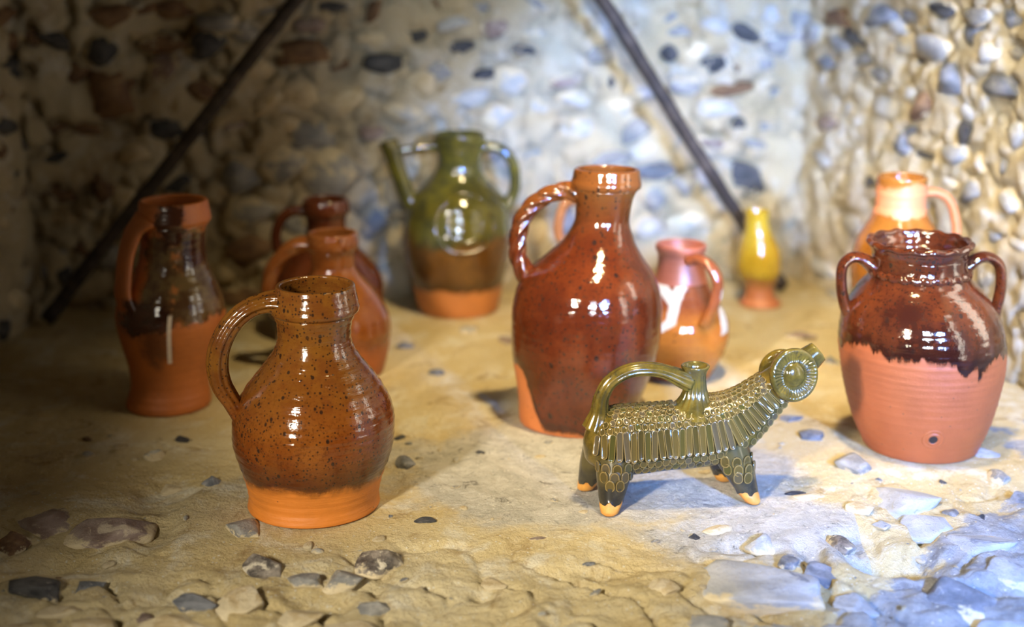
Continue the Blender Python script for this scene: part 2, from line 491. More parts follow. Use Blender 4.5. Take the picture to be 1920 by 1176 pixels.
# ------------------------------------------------------------------ the rubble walls
def wall(name, label, p0, p1, u0, u1, zt, tab, nfill, seed, fillkinds, dens, rough=.010):
    p0 = np.array(p0); p1 = np.array(p1)
    t = (p1 - p0) / np.linalg.norm(p1 - p0)
    n = np.array([t[1], -t[0]])
    if n @ (np.array([0, 1.5]) - p0) < 0:
        n = -n
    us = np.arange(u0, u1, .007); zs = np.arange(-.06, zt, .007)
    U, Z = np.meshgrid(us, zs)

    def off(u, z):
        q = seed * 7.7
        rid = np.abs(fbm(u * 9 + q, z * 9 + q, 4, .55))
        return rough * fbm(u * 6 + q, z * 6, 5, .55) - rough * (.7 if name == 'wall_right' else 1.6) * np.exp(-(rid / .10)**2) + rough * 1.1 * fbm(u * 2.1 + q, z * 2.1, 2) + rough * .35 * fbm(u * 40 + q, z * 40, 2)
    O = off(U, Z)
    for (a, b, w, h, rot, k) in tab:          # mortar set back round each stone
        O = O - .006 * np.exp(-(((U - a) / (w * .62))**2 + ((Z - b) / (h * .66))**2)**3)
    X = p0[0] + t[0] * U + n[0] * O; Y = p0[1] + t[1] * U + n[1] * O
    o = put(name, grid_mesh(name, X, Y, Z), MORTAR)
    o['kind'] = 'structure'
    o['label'] = label
    q = random.Random(seed)
    items = list(tab)
    for _ in range(nfill * 12):
        if len(items) >= len(tab) + nfill:
            break
        a = q.uniform(u0, u1); b = q.uniform(.01, zt)
        w = .02 + .075 * q.random()**1.8; h = w * q.uniform(.4, .95)
        if dens and q.random() > dens(a, b):
            continue
        if all(((a - c) / ((w + e) * .52))**2 + ((b - d) / ((h + f) * .55))**2 > .6 for c, d, e, f, _r, _k in items):
            items.append((a, b, w, h, q.uniform(-25, 25), q.choice(fillkinds)))
    for i, (a, b, w, h, rot, k) in enumerate(items):
        dp = min(w, h) * .42
        sink = .30 if i < len(tab) else .55
        oo = float(off(np.array([a]), np.array([b]))[0]) - .006
        tt = t if t[1] * n[0] - t[0] * n[1] > 0 else -t      # right-handed: along, up, outward
        B = Matrix(((tt[0], 0, n[0], p0[0] + t[0] * a + n[0] * (oo - dp * sink)),
                    (tt[1], 0, n[1], p0[1] + t[1] * a + n[1] * (oo - dp * sink)),
                    (0, 1, 0, b), (0, 0, 0, 1)))
        M = B @ Matrix.Rotation(R(rot * (1 if tt is t else -1)), 4, 'Z') @ Matrix.Rotation(R(i * 29 % 20 - 10), 4, 'X') @ Matrix.Diagonal((w * .60, h * .60, dp * 1.3, 1))
        stone(o, STONES_LO, M, k, 'flint', i * 7 + seed)
    return o


wall('wall_back', 'flint rubble wall set in lime mortar behind the pots', (-.83, 2.40), (.55, 2.68), -.02, 1.43, 1.05,
     table(BACK_FLINTS), 150, 3, 'WWTTTTGGPBD', None, .015)
wall('wall_right', 'pale mortared flint wall on the right', (.55, 2.68), (.76, 1.95), -.02, 2.1, 1.05,
     table(RIGHT_FLINTS), 95, 5, 'WWWTGGDDB', lambda a, b: .08 if b < .40 and a < 1 else 1.0, .016)
wall('wall_left', 'dark mortared flint wall on the left', (-.83, 2.40), (-.83, 1.4), -.02, 1.7, 1.05,
     table(LEFT_FLINTS), 80, 9, 'BBTKG', None, .012)

# ------------------------------------------------------------------ pottery
def glaze(name, clay, dark, mid, light, zb, amp=.012, edge=.006, speck=.5, sps=330, rough=.10, band=.03,
          bare=None, shift=None, top=None, extra=None, rings=.5, clay_rough=.55):
    """glazed stoneware over bare clay. zb: height where the glaze stops; shift(g, xyz) adds to the height;
    top: (z, colour, width) second glaze colour above z; extra(g, colour, xyz, mask)"""
    g = G(name)
    q = g.xyz()
    z = q[2]
    hz = g.m('ADD', z, g.m('MULTIPLY', g.m('SUBTRACT', g.noise(22, 6, .65, dist=.5), .5), amp * 4))
    hz = g.m('ADD', hz, g.m('MULTIPLY', g.m('SUBTRACT', g.noise(160, 3, .7), .5), amp * .6))
    if shift:
        hz = g.m('ADD', hz, shift(g, q))
    mask = g.ss(hz, zb - edge, zb + edge)
    c = g.mix(g.ss(g.noise(16, 6, .65), .36, .66), mid, light)
    c = g.mix(g.ss(g.noise(240, 3, .7), .5, .68, 0, .55), c, dark)
    if top:
        tz = g.m('ADD', z, g.m('MULTIPLY', g.m('SUBTRACT', g.noise(14, 5, .6), .5), .10))
        c = g.mix(g.ss(tz, top[0] - top[2], top[0] + top[2]), c, g.mix(g.ss(g.noise(30, 5, .7), .38, .64), top[1], top[3] if len(top) > 3 else top[1]))
    c = g.mix(g.m('MULTIPLY', g.ss(hz, zb + band, zb + .002), .8), c, dark)
    # dark iron specks, a few large and many small
    d, vc = g.vor(sps)
    pick = g.ss(g.xyz(vc)[0], 1 - .55 * speck, 1 - .5 * speck)
    c = g.mix(g.m('MULTIPLY', g.m('MULTIPLY', g.ss(d, .38, .20), pick), .85), c, (.025, .012, .006))
    d2, vc2 = g.vor(sps * .42, g.scale(g.co(), (1, 1, .75)))
    pick2 = g.ss(g.xyz(vc2)[1], 1 - .30 * speck, 1 - .28 * speck)
    c = g.mix(g.m('MULTIPLY', g.m('MULTIPLY', g.ss(d2, .27, .16), pick2), .9), c, (.02, .010, .006))
    cl = g.mix(g.ss(g.noise(30, 6, .6), .3, .7), clay, tuple(.86 * v for v in clay))
    d3, vc3 = g.vor(150)
    cl = g.mix(g.m('MULTIPLY', g.m('GREATER_THAN', g.xyz(vc3)[2], .92), g.ss(d3, .2, .1)), cl, (.10, .04, .015))
    col = g.mix(mask, cl, c)
    rg = g.m('ADD', g.m('MULTIPLY', mask, rough - clay_rough), clay_rough)
    if extra:
        col, rg = extra(g, col, rg, q)
    v = g.scale(g.co(), (.10, .10, 1))
    hh = g.m('ADD', g.noise(95, 3, .6, v), g.m('MULTIPLY', g.noise(420, 3, .6, v), .35))
    nb = g.bump(hh, rings * .5, .0035)
    nb = g.bump(g.noise(70, 4, .6), .16, .004, nb)
    return g.done(col, rg, nb, spec=.8)


def lathe_rings(prof, zs, seg, wob=.0, seed=0, ridge=0.0):
    P = np.array(prof) / 1000.
    r = pchip(P[:, 0], P[:, 1], zs); cx = pchip(P[:, 0], P[:, 2], zs)
    if ridge:
        r = r + ridge * (np.sin(zs * 2 * np.pi / .0105 + 2 * np.sin(zs * 60)) + .5 * np.sin(zs * 2 * np.pi / .0067))
    th = np.arange(seg) / seg * 2 * np.pi
    out = []
    for z, a, c in zip(zs, r, cx):
        w = 1 + wob * np.sin(2 * th + seed + z * 6) + wob * .5 * np.sin(3 * th + 2 * seed)
        out.append(np.stack([c + a * w * np.cos(th), a * w * np.sin(th), np.full(seg, z)], -1))
    return out


def lip(rings, h, t, inner=.006):
    """close a top ring with a rounded lip and return rings going inwards"""
    last = rings[-1]; c = last.mean(axis=0)
    d = last - c
    rad = np.linalg.norm(d[:, :2], axis=1).mean()
    out = []
    for a in (35, 70, 110, 145, 180):
        k = (rad - t / 2 + t / 2 * math.cos(R(a))) / rad
        o = c + d * k
        o = o + np.array([0, 0, h * math.sin(R(a))])
        out.append(o)
    return out


def pot_body(parent, prof, mat, zsplit, rim_mat=None, seg=96, wob=.006, seed=0, ridge=.00025, wall_t=.006, rim_name='rim'):
    zt = prof[-1][0] / 1000.
    zsplit = zsplit / 1000.
    z0 = np.concatenate([[0, .0012, .003], np.arange(.006, zsplit - .001, .0026), [zsplit]])
    outer = lathe_rings([(min(p[0], 0) if i == 0 else p[0], p[1], p[2]) for i, p in enumerate(prof)], z0, seg, wob, seed, ridge)
    c0 = outer[0].mean(axis=0)
    outer[0] = c0 + (outer[0] - c0) * .965
    outer[1] = c0 + (outer[1] - c0) * .992
    outer[1][:, 2] = .0012

    def shrink(rg, t):
        c = rg.mean(axis=0); d = rg - c
        l = np.linalg.norm(d[:, :2], axis=1, keepdims=True)
        return c + d * (l - t) / l
    innz = np.concatenate([[zsplit], np.arange(zsplit - .004, .012, -.006)])
    inner = [shrink(rg, wall_t) for rg in lathe_rings(prof, innz, seg, wob, seed)]
    body = put('body', rings_to_mesh('body', outer + inner, True, True), mat, parent)
    z1 = np.concatenate([np.arange(zsplit, zt, .0012), [zt]])
    ro = lathe_rings(prof, z1, seg, wob, seed, ridge * .5)
    lp = lip(ro, .0022, wall_t)
    ri = [shrink(rg, wall_t) for rg in lathe_rings(prof, z1[::-1][1:], seg, wob, seed)]
    put(rim_name, rings_to_mesh(rim_name, ro + lp + ri), rim_mat or mat, parent)
    return body


def sweep(name, path, a, b, mat, parent, n=60, seg=28, lobes=0, depth=0.0, twist=0.0, flare=(1.25, 1.35), side=None, one_side=False):
    """path: 3-D points in mm. a: half width across, b: half thickness; numbers or lists along the path"""
    P = smooth_path(np.array(path, float) / 1000., n)
    T = np.gradient(P, axis=0); T /= np.linalg.norm(T, axis=1, keepdims=True)
    if side is None:
        e = P[-1] - P[0]; m_ = P[n // 2] - (P[0] + P[-1]) / 2
        side = np.cross(e, m_)
    S = np.array(side, float); S /= np.linalg.norm(S)
    th = np.arange(seg) / seg * 2 * np.pi
    A = np.interp(np.linspace(0, 1, n), np.linspace(0, 1, len(np.atleast_1d(a))), np.atleast_1d(a)) / 1000.
    Bt = np.interp(np.linspace(0, 1, n), np.linspace(0, 1, len(np.atleast_1d(b))), np.atleast_1d(b)) / 1000.
    rings = []
    for i in range(n):
        s = i / (n - 1)
        Nn = np.cross(S, T[i]); Nn /= np.linalg.norm(Nn)
        Sv = np.cross(T[i], Nn)
        f = 1 + (flare[0] - 1) * math.exp(-(s / .10)**2) + (flare[1] - 1) * math.exp(-((1 - s) / .10)**2)
        k = 1 + depth * np.cos(lobes * th + twist * s * 2 * np.pi)
        rings.append(P[i] + np.outer(np.cos(th) * k * A[i] * f, Sv) + np.outer(np.sin(th) * k * Bt[i] * f, Nn))
    return put(name, rings_to_mesh(name, rings, True, True), mat, parent)


def h3(pts, tilt=0.0):
    """handle outline (x, z) in mm, optionally swung towards the photographer"""
    return [(x, -abs(x) * tilt, z) for x, z in pts]


CLAY = (.66, .22, .055)
# --- 1 speckled amber jug in front
M1 = glaze('amber_speckled_glaze', (.64, .20, .02), (.05, .011, .003), (.14, .032, .005), (.21, .067, .010), .046, .009, .008, 1.1, 250, .10, .05, rings=.7, top=(.15, (.175, .068, .010), .05, (.13, .042, .008)))
t = thing('pitcher', 'speckled amber-brown glazed pitcher with bare orange base, nearest the front', 'jug', (-.235, 1.568, 0))
P1 = [(-1.5, 75.9, -.3), (3.1, 77.3, -.1), (13.8, 76.0, .4), (30.6, 78.6, 1), (45.8, 83, 1.6), (64, 89.1, 2.3), (85, 93.6, 2.5), (102.9, 93.9, 3.2), (123.7, 90.3, 4.2), (144.3, 80.5, 5), (164.8, 65.9, 6.2), (179.3, 54.8, 6.6), (193.8, 45.7, 7.3), (208.2, 41.8, 7.9), (219.7, 42.3, 8.3), (231.2, 45, 8.8), (235.2, 46.4, 9), (237.5, 49.8, 9.5), (240.5, 50.3, 9.9), (252, 48.0, 10.6), (266.7, 45.0, 11)]
pot_body(t, P1, M1, 234.6, seed=1, wob=.005, ridge=.0003)
sweep('handle', h3([(-28, 250), (-45, 250), (-65, 243), (-83.2, 226.5), (-96, 203), (-100.1, 179.3), (-96.6, 156), (-86, 134), (-76, 112)], .25), [17, 15, 14, 14, 13, 12], [11, 11, 11.5, 12, 11, 8], M1, t, 80, 64, 8, .075, 0, (1.3, 1.15))

# --- 2 tall jug with a twisted handle
def left_bare(g, q):
    return g.m('MULTIPLY', g.ss(q[0], -.045, -.085), -.085)
M2 = glaze('red_brown_glaze', (.56, .165, .04), (.03, .007, .004), (.065, .011, .003), (.112, .022, .005), .004, .007, .005, .95, 170, .07, .02, shift=left_bare, rings=.25, top=(.30, (.17, .052, .010), .05))
t = thing('pitcher', 'tall glossy red-brown pitcher with twisted rope handle behind the ram vessel', 'jug', (.091, 1.866, -.004))
P2 = [(-3, 79.3, .4), (6.5, 81.3, .6), (28.1, 83.2, 1.5), (63.7, 91, 4.6), (98.9, 99.4, 7), (126.9, 102, 8.3), (151.2, 102.3, 8.5), (182.2, 98.8, 9.5), (209.5, 88, 11), (236.7, 64, 17.0), (260.2, 46.3, 22.5), (287, 36.8, 25.6), (313.5, 39.1, 27.5), (325.1, 43.5, 28.6), (328.5, 47.6, 28.8), (332.7, 47.9, 29), (340, 46, 29.4), (350.7, 44.3, 29.7)]
pot_body(t, P2, M2, 326.0, seed=2, wob=.006, ridge=.00008)
sweep('handle', h3([(-2, 320.2), (-28.4, 322), (-51.1, 314.5), (-70.6, 299.6), (-83.7, 277), (-87.9, 250.2), (-85.3, 226.5), (-72, 202)]), 11, 11, M2, t, 160, 60, 5, .13, 7.0, (1.25, 1.3))
t.rotation_euler = (R(-2.5), R(1.0), 0)

# --- 3 two-handled jar
def jar_streaks(g, q):
    v = g.scale(g.co(), (1, 1, .12))
    return g.m('MULTIPLY', g.m('SUBTRACT', g.noise(26, 4, .6, v), .5), .10)
M3 = glaze('dark_brown_glaze_over_red_clay', (.37, .088, .021), (.010, .003, .003), (.036, .008, .004), (.11, .024, .006), .142, .006, .004, .5, 200, .08, .03, shift=jar_streaks, rings=.3)
t = thing('jar', 'two-handled storage jar, dark brown glaze over pink clay, with a bung hole', 'jar', (.54, 1.764, 0))
P3 = [(-2.4, 71.5, -.7), (12.7, 77.7, -1.9), (42.6, 89.3, -3.8), (79.6, 98.4, -5.8), (112.5, 103.9, -7.3), (141.6, 105.7, -10), (170.4, 101.8, -12.9), (199, 88.8, -16.4), (216.7, 75.5, -18.4), (226, 67.0, -19.2), (236, 61.8, -19.7), (250, 59.5, -20.5), (262, 60.5, -21.4), (269, 63.5, -21.8), (274, 64.5, -22)]
pot_body(t, P3, M3, 258, seed=3, wob=.005, ridge=.00022, rim_name='neck_rim')
th = np.linspace(0, 2 * np.pi, 120, endpoint=False)
rings = []
for a in np.linspace(0, 2 * np.pi, 12, endpoint=False):
    fr = .0010 * np.sin(th * 15)
    rad = .0625 + .0045 * math.cos(a) + .6 * fr
    rings.append(np.stack([-.022 + rad * np.cos(th), rad * np.sin(th), .2735 + .0042 * math.sin(a) + fr * np.cos(th * 0)], -1))
rings.append(rings[0])
put('frilled_lip', rings_to_mesh('frilled_lip', rings), M3, t)
rings = []
rad0 = .0625
for a in np.linspace(0, 2 * np.pi, 12, endpoint=False):
    k = np.clip(np.cos(th * 26), -1, 1)
    rad = rad0 + .0035 * math.cos(a) - .0018 * (1 - k) * .5
    rings.append(np.stack([-.0198 + rad * np.cos(th), rad * np.sin(th), .2365 + .0055 * math.sin(a) - .0012 * np.sin(th * 26)], -1))
rings.append(rings[0])
put('thumbed_band', rings_to_mesh('thumbed_band', rings), M3, t)
sweep('handle', h3([(-76, 240), (-95.4, 253), (-109, 253), (-118.4, 241.4), (-118.3, 216.7), (-112.6, 191.8), (-102, 168)]), 11, [8, 7, 6.5, 6.5, 7, 6], M3, t, 70, 32, 4, .06)
sweep('handle', h3([(36, 240), (54.5, 253), (69.9, 253), (82.4, 241.4), (86, 216.7), (83.5, 191.8), (78, 166)]), 11, [8, 7, 6.5, 6.5, 7, 6], M3, t, 70, 32, 4, .06)
# bung hole low on the front of the jar
bz = .040
pj = np.array(P3) / 1000.
rings = []
for (rr_, dp) in [(.0140, -.002), (.0136, .0008), (.0124, .0012), (.0108, .0002), (.0088, .0004), (.0074, .0020), (.0060, .0018), (.0054, .0008), (.001, .0006)]:
    a = np.linspace(0, 2 * np.pi, 32, endpoint=False)
    bx, bzz = -.012 + rr_ * np.cos(a), bz + rr_ * np.sin(a)
    br = pchip(pj[:, 0], pj[:, 1], bzz); bc = pchip(pj[:, 0], pj[:, 2], bzz)
    rings.append(np.stack([bx, -np.sqrt(br**2 - (bx - bc)**2) - dp, bzz], -1))
bung = put('bung_hole', rings_to_mesh('bung_hole', rings), M3, t)
hole = put('hole', rings_to_mesh('hole', [rings[-2] + np.array([0, -.0003, 0]), rings[-1] + np.array([0, -.0003, 0])], False, True), G('painted_hole_shade').done((.02, .012, .008), .9), bung)  # dark disc on the uncut wall, the opening's shade put into its colour

# --- 4 left baluster jug with splashed glaze
def splash(g, col, rg, q):
    x, y, z = q
    n1 = g.m('MULTIPLY', g.m('SUBTRACT', g.noise(34, 6, .7), .5), .055)
    n2 = g.m('MULTIPLY', g.m('SUBTRACT', g.noise(60, 6, .75), .5), .05)
    # glossy greenish brown field on shoulder and body
    fx = g.ss(g.m('ADD', x, n1), -.016, -.004)
    fz = g.m('MULTIPLY', g.ss(g.m('ADD', z, n1), .132, .140), g.ss(g.m('ADD', z, n2), .268, .252))
    field = g.m('MULTIPLY', fx, fz)
    # darker ragged patch at lower left and around the neck
    def blob(cx, cz, rx, rz, nn, e=.35):
        a = g.m('DIVIDE', g.m('SUBTRACT', x, cx), rx); b = g.m('DIVIDE', g.m('SUBTRACT', z, cz), rz)
        d = g.m('ADD', g.m('MULTIPLY', a, a), g.m('MULTIPLY', b, b))
        d = g.m('ADD', d, g.m('MULTIPLY', nn, 75.0))
        return g.ss(d, 1 + e, 1 - e)
    b1 = blob(-.010, .142, .036, .030, n1)
    b2 = blob(.004, .105, .022, .030, n2, .8)
    b3 = blob(.030, .268, .020, .034, n2)
    b4 = blob(.056, .232, .018, .020, n1)
    patch = g.m('MAXIMUM', g.m('MAXIMUM', b1, g.m('MULTIPLY', b2, .75)), g.m('MAXIMUM', b3, b4))
    front = g.m('LESS_THAN', y, .03)
    field = g.m('MULTIPLY', field, front); patch = g.m('MULTIPLY', patch, front)
    ol = g.mix(g.ss(g.noise(40, 5, .6), .4, .6), (.13, .085, .035), (.07, .035, .016))
    col = g.mix(field, col, ol)
    gap = g.m('MULTIPLY', g.ss(g.m('ABSOLUTE', g.m('SUBTRACT', g.m('ADD', x, g.m('MULTIPLY', n2, .3)), .033)), .010, .003), g.ss(g.noise(50, 5, .7), .45, .6))
    col = g.mix(g.m('MULTIPLY', gap, field), col, (.34, .13, .04))
    col = g.mix(g.m('MULTIPLY', patch, .94), col, (.035, .012, .008))
    gl = g.m('MAXIMUM', field, g.m('MULTIPLY', patch, .7))
    rg = g.m('ADD', rg, g.m('MULTIPLY', gl, -.50))
    # white drip
    dx = g.m('ABSOLUTE', g.m('SUBTRACT', x, g.m('ADD', .0215, g.m('MULTIPLY', g.m('SUBTRACT', z, .09), .10))))
    dr = g.m('MULTIPLY', g.ss(dx, .0034, .0022), g.m('MULTIPLY', g.ss(z, .078, .081), g.ss(z, .153, .148)))
    dr = g.m('MULTIPLY', dr, g.m('LESS_THAN', y, 0))
    col = g.mix(g.m('MULTIPLY', dr, .9), col, (.72, .62, .50))
    return col, rg
M4 = glaze('bare_orange_clay_splashed_with_glaze', (.46, .125, .014), (.1, .03, .01), (.2, .06, .02), (.2, .06, .02), 9.0, extra=splash, rings=.35)
t = thing('pitcher', 'slender matt orange clay pitcher splashed with dark glaze, far left', 'jug', (-.491, 1.929, 0))
P4 = [(-1.3, 59.2, -1), (5, 60.2, -.4), (17.6, 57.7, 1.6), (33.3, 54.9, 3.2), (52, 56.3, 4.4), (76.8, 62.6, 6.3), (98.4, 69.3, 8.1), (113.8, 73.6, 9.4), (132.1, 76.4, 10.6), (150.4, 74.1, 11.4), (174.6, 65, 13.7), (195.6, 53, 16.4), (213.6, 46.3, 18.4), (234.4, 44.6, 20.2), (259.5, 45.5, 22.5), (266, 48.5, 23.4), (270.5, 50.3, 24), (277, 49.3, 24.3), (294.7, 46.7, 24.3)]
pot_body(t, P4, M4, 264, seed=4, wob=.008, ridge=.0002)
sweep('handle', [(-8, -28, 276), (-24, -36, 258), (-34, -44, 228), (-38, -50, 198), (-39, -54, 172), (-30, -50, 138)], [20, 17, 15, 15, 16, 16], [8, 8, 8, 8, 8, 6], M4, t, 60, 32, 2, .05, 0, (1.25, 1.3), side=(.75, -.66, 0))

# --- 5 jug behind the front one
M5 = glaze('orange_brown_glaze', (.42, .11, .02), (.09, .022, .007), (.19, .055, .011), (.24, .085, .022), .052, .012, .02, .3, 220, .10, .02, rings=.3)
t = thing('pitcher', 'orange-brown glazed pitcher with rope handle, half hidden behind the front pitcher', 'jug', (-.272, 2.084, 0))
P5 = [(-3.5, 74.2, -.9), (10, 77.9, -.5), (26.2, 81.9, -.2), (47.6, 85.9, .1), (66.3, 87, .8), (84.9, 84.2, 1.4), (106.1, 75.1, 2.1), (127.1, 60.9, 2.8), (142.8, 46.9, 3.3), (153.2, 37.5, 3.3), (166.3, 32.3, 2.8), (184.4, 32.8, 2.6), (192, 35.5, 2.6), (196, 38.6, 3), (202, 38.9, 3.1), (215.3, 37, 3.2)]
pot_body(t, P5, M5, 190, seed=5, ridge=.0002)
sweep('handle', h3([(-22, 198.6), (-43.9, 199), (-67.1, 186.4), (-85.7, 164.7), (-94.3, 140.2), (-94.1, 116.6), (-78, 88)]), 12, 12, M5, t, 90, 32, 5, .07, 3, (1.2, 1.2))

# --- 6 dark jug at the back
M6 = glaze('very_dark_brown_glaze', (.30, .08, .02), (.03, .008, .004), (.085, .02, .008), (.13, .034, .01), .03, .01, .006, .2, 220, .10, .02, rings=.3)
t = thing('pitcher', 'very dark brown glazed pitcher at the back beside the shadowed wall', 'jug', (-.31, 2.289, 0))
P6 = [(-1.6, 73.1, .5), (4.2, 74.5, .7), (27.6, 82.7, 1.5), (56.6, 92.9, 1.8), (79.7, 93.7, 2.4), (108.3, 84, 3.6), (131.1, 66.5, 3.7), (151, 47, 4.4), (167.9, 34.1, 5), (187.6, 32.0, 5), (203, 34.5, 5.2), (206.5, 38.2, 5.4), (213, 38.6, 5.4), (226.8, 36.8, 5)]
pot_body(t, P6, M6, 201, seed=6)
sweep('handle', h3([(-20, 208), (-45.8, 209), (-65.4, 198.4), (-75.8, 179.2), (-78.6, 159.5), (-73.4, 139.7), (-52, 118)]), 9.5, 8.5, M6, t, 60, 28, 3, .06)

# --- 7 green spouted jug
M7 = glaze('green_glaze_over_brown', (.52, .17, .03), (.035, .014, .004), (.09, .035, .007), (.14, .058, .010), .050, .010, .008, .25, 180, .09, .03, top=(.142, (.10, .085, .012), .016, (.045, .043, .013)), rings=.2)
t = thing('spouted_jug', 'green and brown glazed jug with tube spout and stamped medallion', 'jug', (-.096, 2.44, 0))
P7 = [(-.7, 67.1, 1.2), (5.9, 69.7, .8), (22.3, 74.2, .5), (51.6, 80, .1), (80.8, 87.4, -1), (106.6, 92.2, -.7), (138.6, 94.5, -.2), (167.2, 91.1, .4), (198.9, 82.3, 1.2), (220.9, 66, 2.3), (236.5, 49, 3.3), (250, 40.5, 3.9), (264, 38.0, 4.8), (277, 38.6, 5.5), (292, 41.8, 5.4), (299, 44.3, 5.4), (312.5, 44.7, 5.4)]
pot_body(t, P7, M7, 290, seed=7)
sweep('handle', h3([(38, 287), (58.4, 291), (79.9, 284.2), (96.8, 264), (101.5, 236.5), (98.4, 208.3), (80, 180)]), 11, 9.5, M7, t, 70, 28, 3, .06)
# open-ended spout tube
Ps = smooth_path(np.array([(-66, -10, 182), (-84, -12, 205), (-97, -13, 242), (-116, -14, 303)]) / 1000., 40)
Ts = np.gradient(Ps, axis=0); Ts /= np.linalg.norm(Ts, axis=1, keepdims=True)
a = np.linspace(0, 2 * np.pi, 28, endpoint=False)
rings = []
rad = np.interp(np.linspace(0, 1, 40), [0, .3, .85, 1], [.019, .0145, .0150, .0165])
for sgn, ids in ((1, range(40)), (-1, range(39, 15, -1))):
    for i in ids:
        n2 = np.cross((0, 1, 0), Ts[i]); n2 /= np.linalg.norm(n2)
        rr_ = rad[i] - (0 if sgn == 1 else .004)
        rings.append(Ps[i] + np.outer(np.cos(a), n2) * rr_ + np.outer(np.sin(a), (0, 1, 0)) * rr_)
put('spout', rings_to_mesh('spout', rings, False, True), M7, t)
sweep('spout_brace', [(-104, -13, 285), (-90, -12, 287), (-66, -8, 290), (-34, 0, 291)], 6.5, 7, M7, t, 30, 20, 0, 0, 0, (1.4, 1.5), side=(0, 1, 0))

def on_body(prof, ang, z, out=0.0):
    P = np.array(prof) / 1000.
    r = float(pchip(P[:, 0], P[:, 1], np.array([z]))[0]); c = float(pchip(P[:, 0], P[:, 2], np.array([z]))[0])
    return np.array([c + (r + out) * math.sin(ang), -(r + out) * math.cos(ang), z])

for nm, ra, rz_, tube in (('medallion_ring', .60, .050, .0026), ('medallion_ring', .36, .030, .0022)):
    pts = []
    rings = []
    for s in np.linspace(0, 2 * np.pi, 64, endpoint=False):
        pts.append(on_body(P7, .20 + ra * math.cos(s), .172 + rz_ * math.sin(s), .0))
    pts = np.array(pts)
    T_ = np.roll(pts, -1, 0) - np.roll(pts, 1, 0); T_ /= np.linalg.norm(T_, axis=1, keepdims=True)
    for p, tt in zip(pts, T_):
        o_ = np.array([p[0], p[1], .02]); o_ /= np.linalg.norm(o_)
        s_ = np.cross(tt, o_); s_ /= np.linalg.norm(s_)
        b_ = np.linspace(0, 2 * np.pi, 10, endpoint=False)
        rings.append(p + np.outer(np.cos(b_), o_) * tube + np.outer(np.sin(b_), s_) * tube * 1.3)
    rings.append(rings[0])
    put(nm, rings_to_mesh(nm, rings), M7, t)

# --- 8 jug with white slip
def slip(g, col, rg, q):
    x, y, z = q
    n = g.m('MULTIPLY', g.m('SUBTRACT', g.noise(30, 4, .6), .5), .012)
    def stroke(x0, z0, x1, z1, w0, w1):
        L = math.hypot(x1 - x0, z1 - z0); ux, uz = (x1 - x0) / L, (z1 - z0) / L
        ax = g.m('SUBTRACT', x, x0); az = g.m('SUBTRACT', z, z0)
        s = g.m('ADD', g.m('MULTIPLY', ax, ux), g.m('MULTIPLY', az, uz))
        d = g.m('ABSOLUTE', g.m('ADD', g.m('ADD', g.m('MULTIPLY', ax, -uz), g.m('MULTIPLY', az, ux)), n))
        w = g.m('ADD', w0, g.m('MULTIPLY', g.m('DIVIDE', s, L), w1 - w0))
        e = g.m('SUBTRACT', w, d)
        return g.m('MULTIPLY', g.ss(e, -.001, .002), g.m('MULTIPLY', g.ss(s, -.004, .0), g.ss(s, L + .004, L)))
    m = stroke(-.052, .168, -.020, .126, .007, .009)
    for st in ((-.002, .168, -.018, .130, .011, .008), (-.018, .132, -.026, .102, .009, .008), (-.024, .106, -.038, .088, .008, .004),
               (.048, .150, .054, .115, .003, .006), (.054, .118, .058, .080, .006, .007)):
        m = g.m('MAXIMUM', m, stroke(*st))
    m = g.m('MULTIPLY', m, g.m('LESS_THAN', y, .02))
    col = g.mix(m, col, (.52, .46, .34))
    return col, rg
M8 = glaze('orange_glaze_with_white_slip', (.50, .17, .02), (.16, .035, .012), (.36, .105, .012), (.41, .13, .017), .004, .004, .01, .05, 200, .09, .01, top=(.105, (.17, .042, .014), .02, (.22, .06, .02)), extra=slip, rings=.15)
M8r = glaze('matt_red_clay_neck', (.31, .085, .042), (.1, .03, .01), (.2, .06, .02), (.2, .06, .02), 9.0, rings=.2, clay_rough=.4)
t = thing('pitcher', 'small red clay pitcher with white slip strokes, right of the tall pitcher', 'jug', (.257, 2.058, 0))
P8 = [(0, 42.7, .1), (7.1, 46.5, 0), (25.2, 56.9, -1.2), (45.9, 66.6, -1.8), (66.5, 71.8, -2.5), (84.4, 71.2, -3.1), (104.7, 63.7, -3.7), (122.5, 53.1, -4.9), (145.1, 42.2, -5.6), (160.2, 36.7, -5.7), (177.7, 34.0, -6), (188, 33.8, -5.8), (194, 35.0, -6.3), (198, 37.4, -6.4), (203.8, 37.6, -6.5)]
pot_body(t, P8, M8, 150, M8r, seed=8, rim_name='neck')
sweep('handle', [(4, -32, 189), (16, -44, 193), (31, -56, 184), (40, -62, 166), (40, -64, 145), (34, -66, 122), (24, -62, 98)], 9, [8, 7.5, 7.5, 7.5, 7, 6], M8, t, 60, 28, 2, .05, 0, (1.3, 1.3), side=(.8, .6, 0))

# --- 9 small yellow jug on a foot
M9 = glaze('mustard_yellow_glaze', (.46, .15, .05), (.20, .085, .012), (.42, .26, .014), (.50, .33, .025), .040, .014, .018, .25, 260, .09, .02, rings=.4)
t = thing('vase', 'small mustard-yellow glazed footed vase in front of the iron pole', 'vase', (.446, 2.473, 0))
P9 = [(-2.3, 36.5, 1.3), (1.0, 37.3, 1.2), (6, 35.8, .6), (11, 30, 0), (18, 25.8, -1.5), (33.2, 26, -2.4), (48.3, 31.9, -3.1), (69.4, 39, -4.2), (93.3, 37.6, -5.6), (114.2, 32, -7.3), (132, 24.8, -9.3), (148, 21.2, -11), (161.5, 20.8, -12), (171.8, 22, -12)]
pot_body(t, P9, M9, 158, seed=9, seg=64, wall_t=.004)

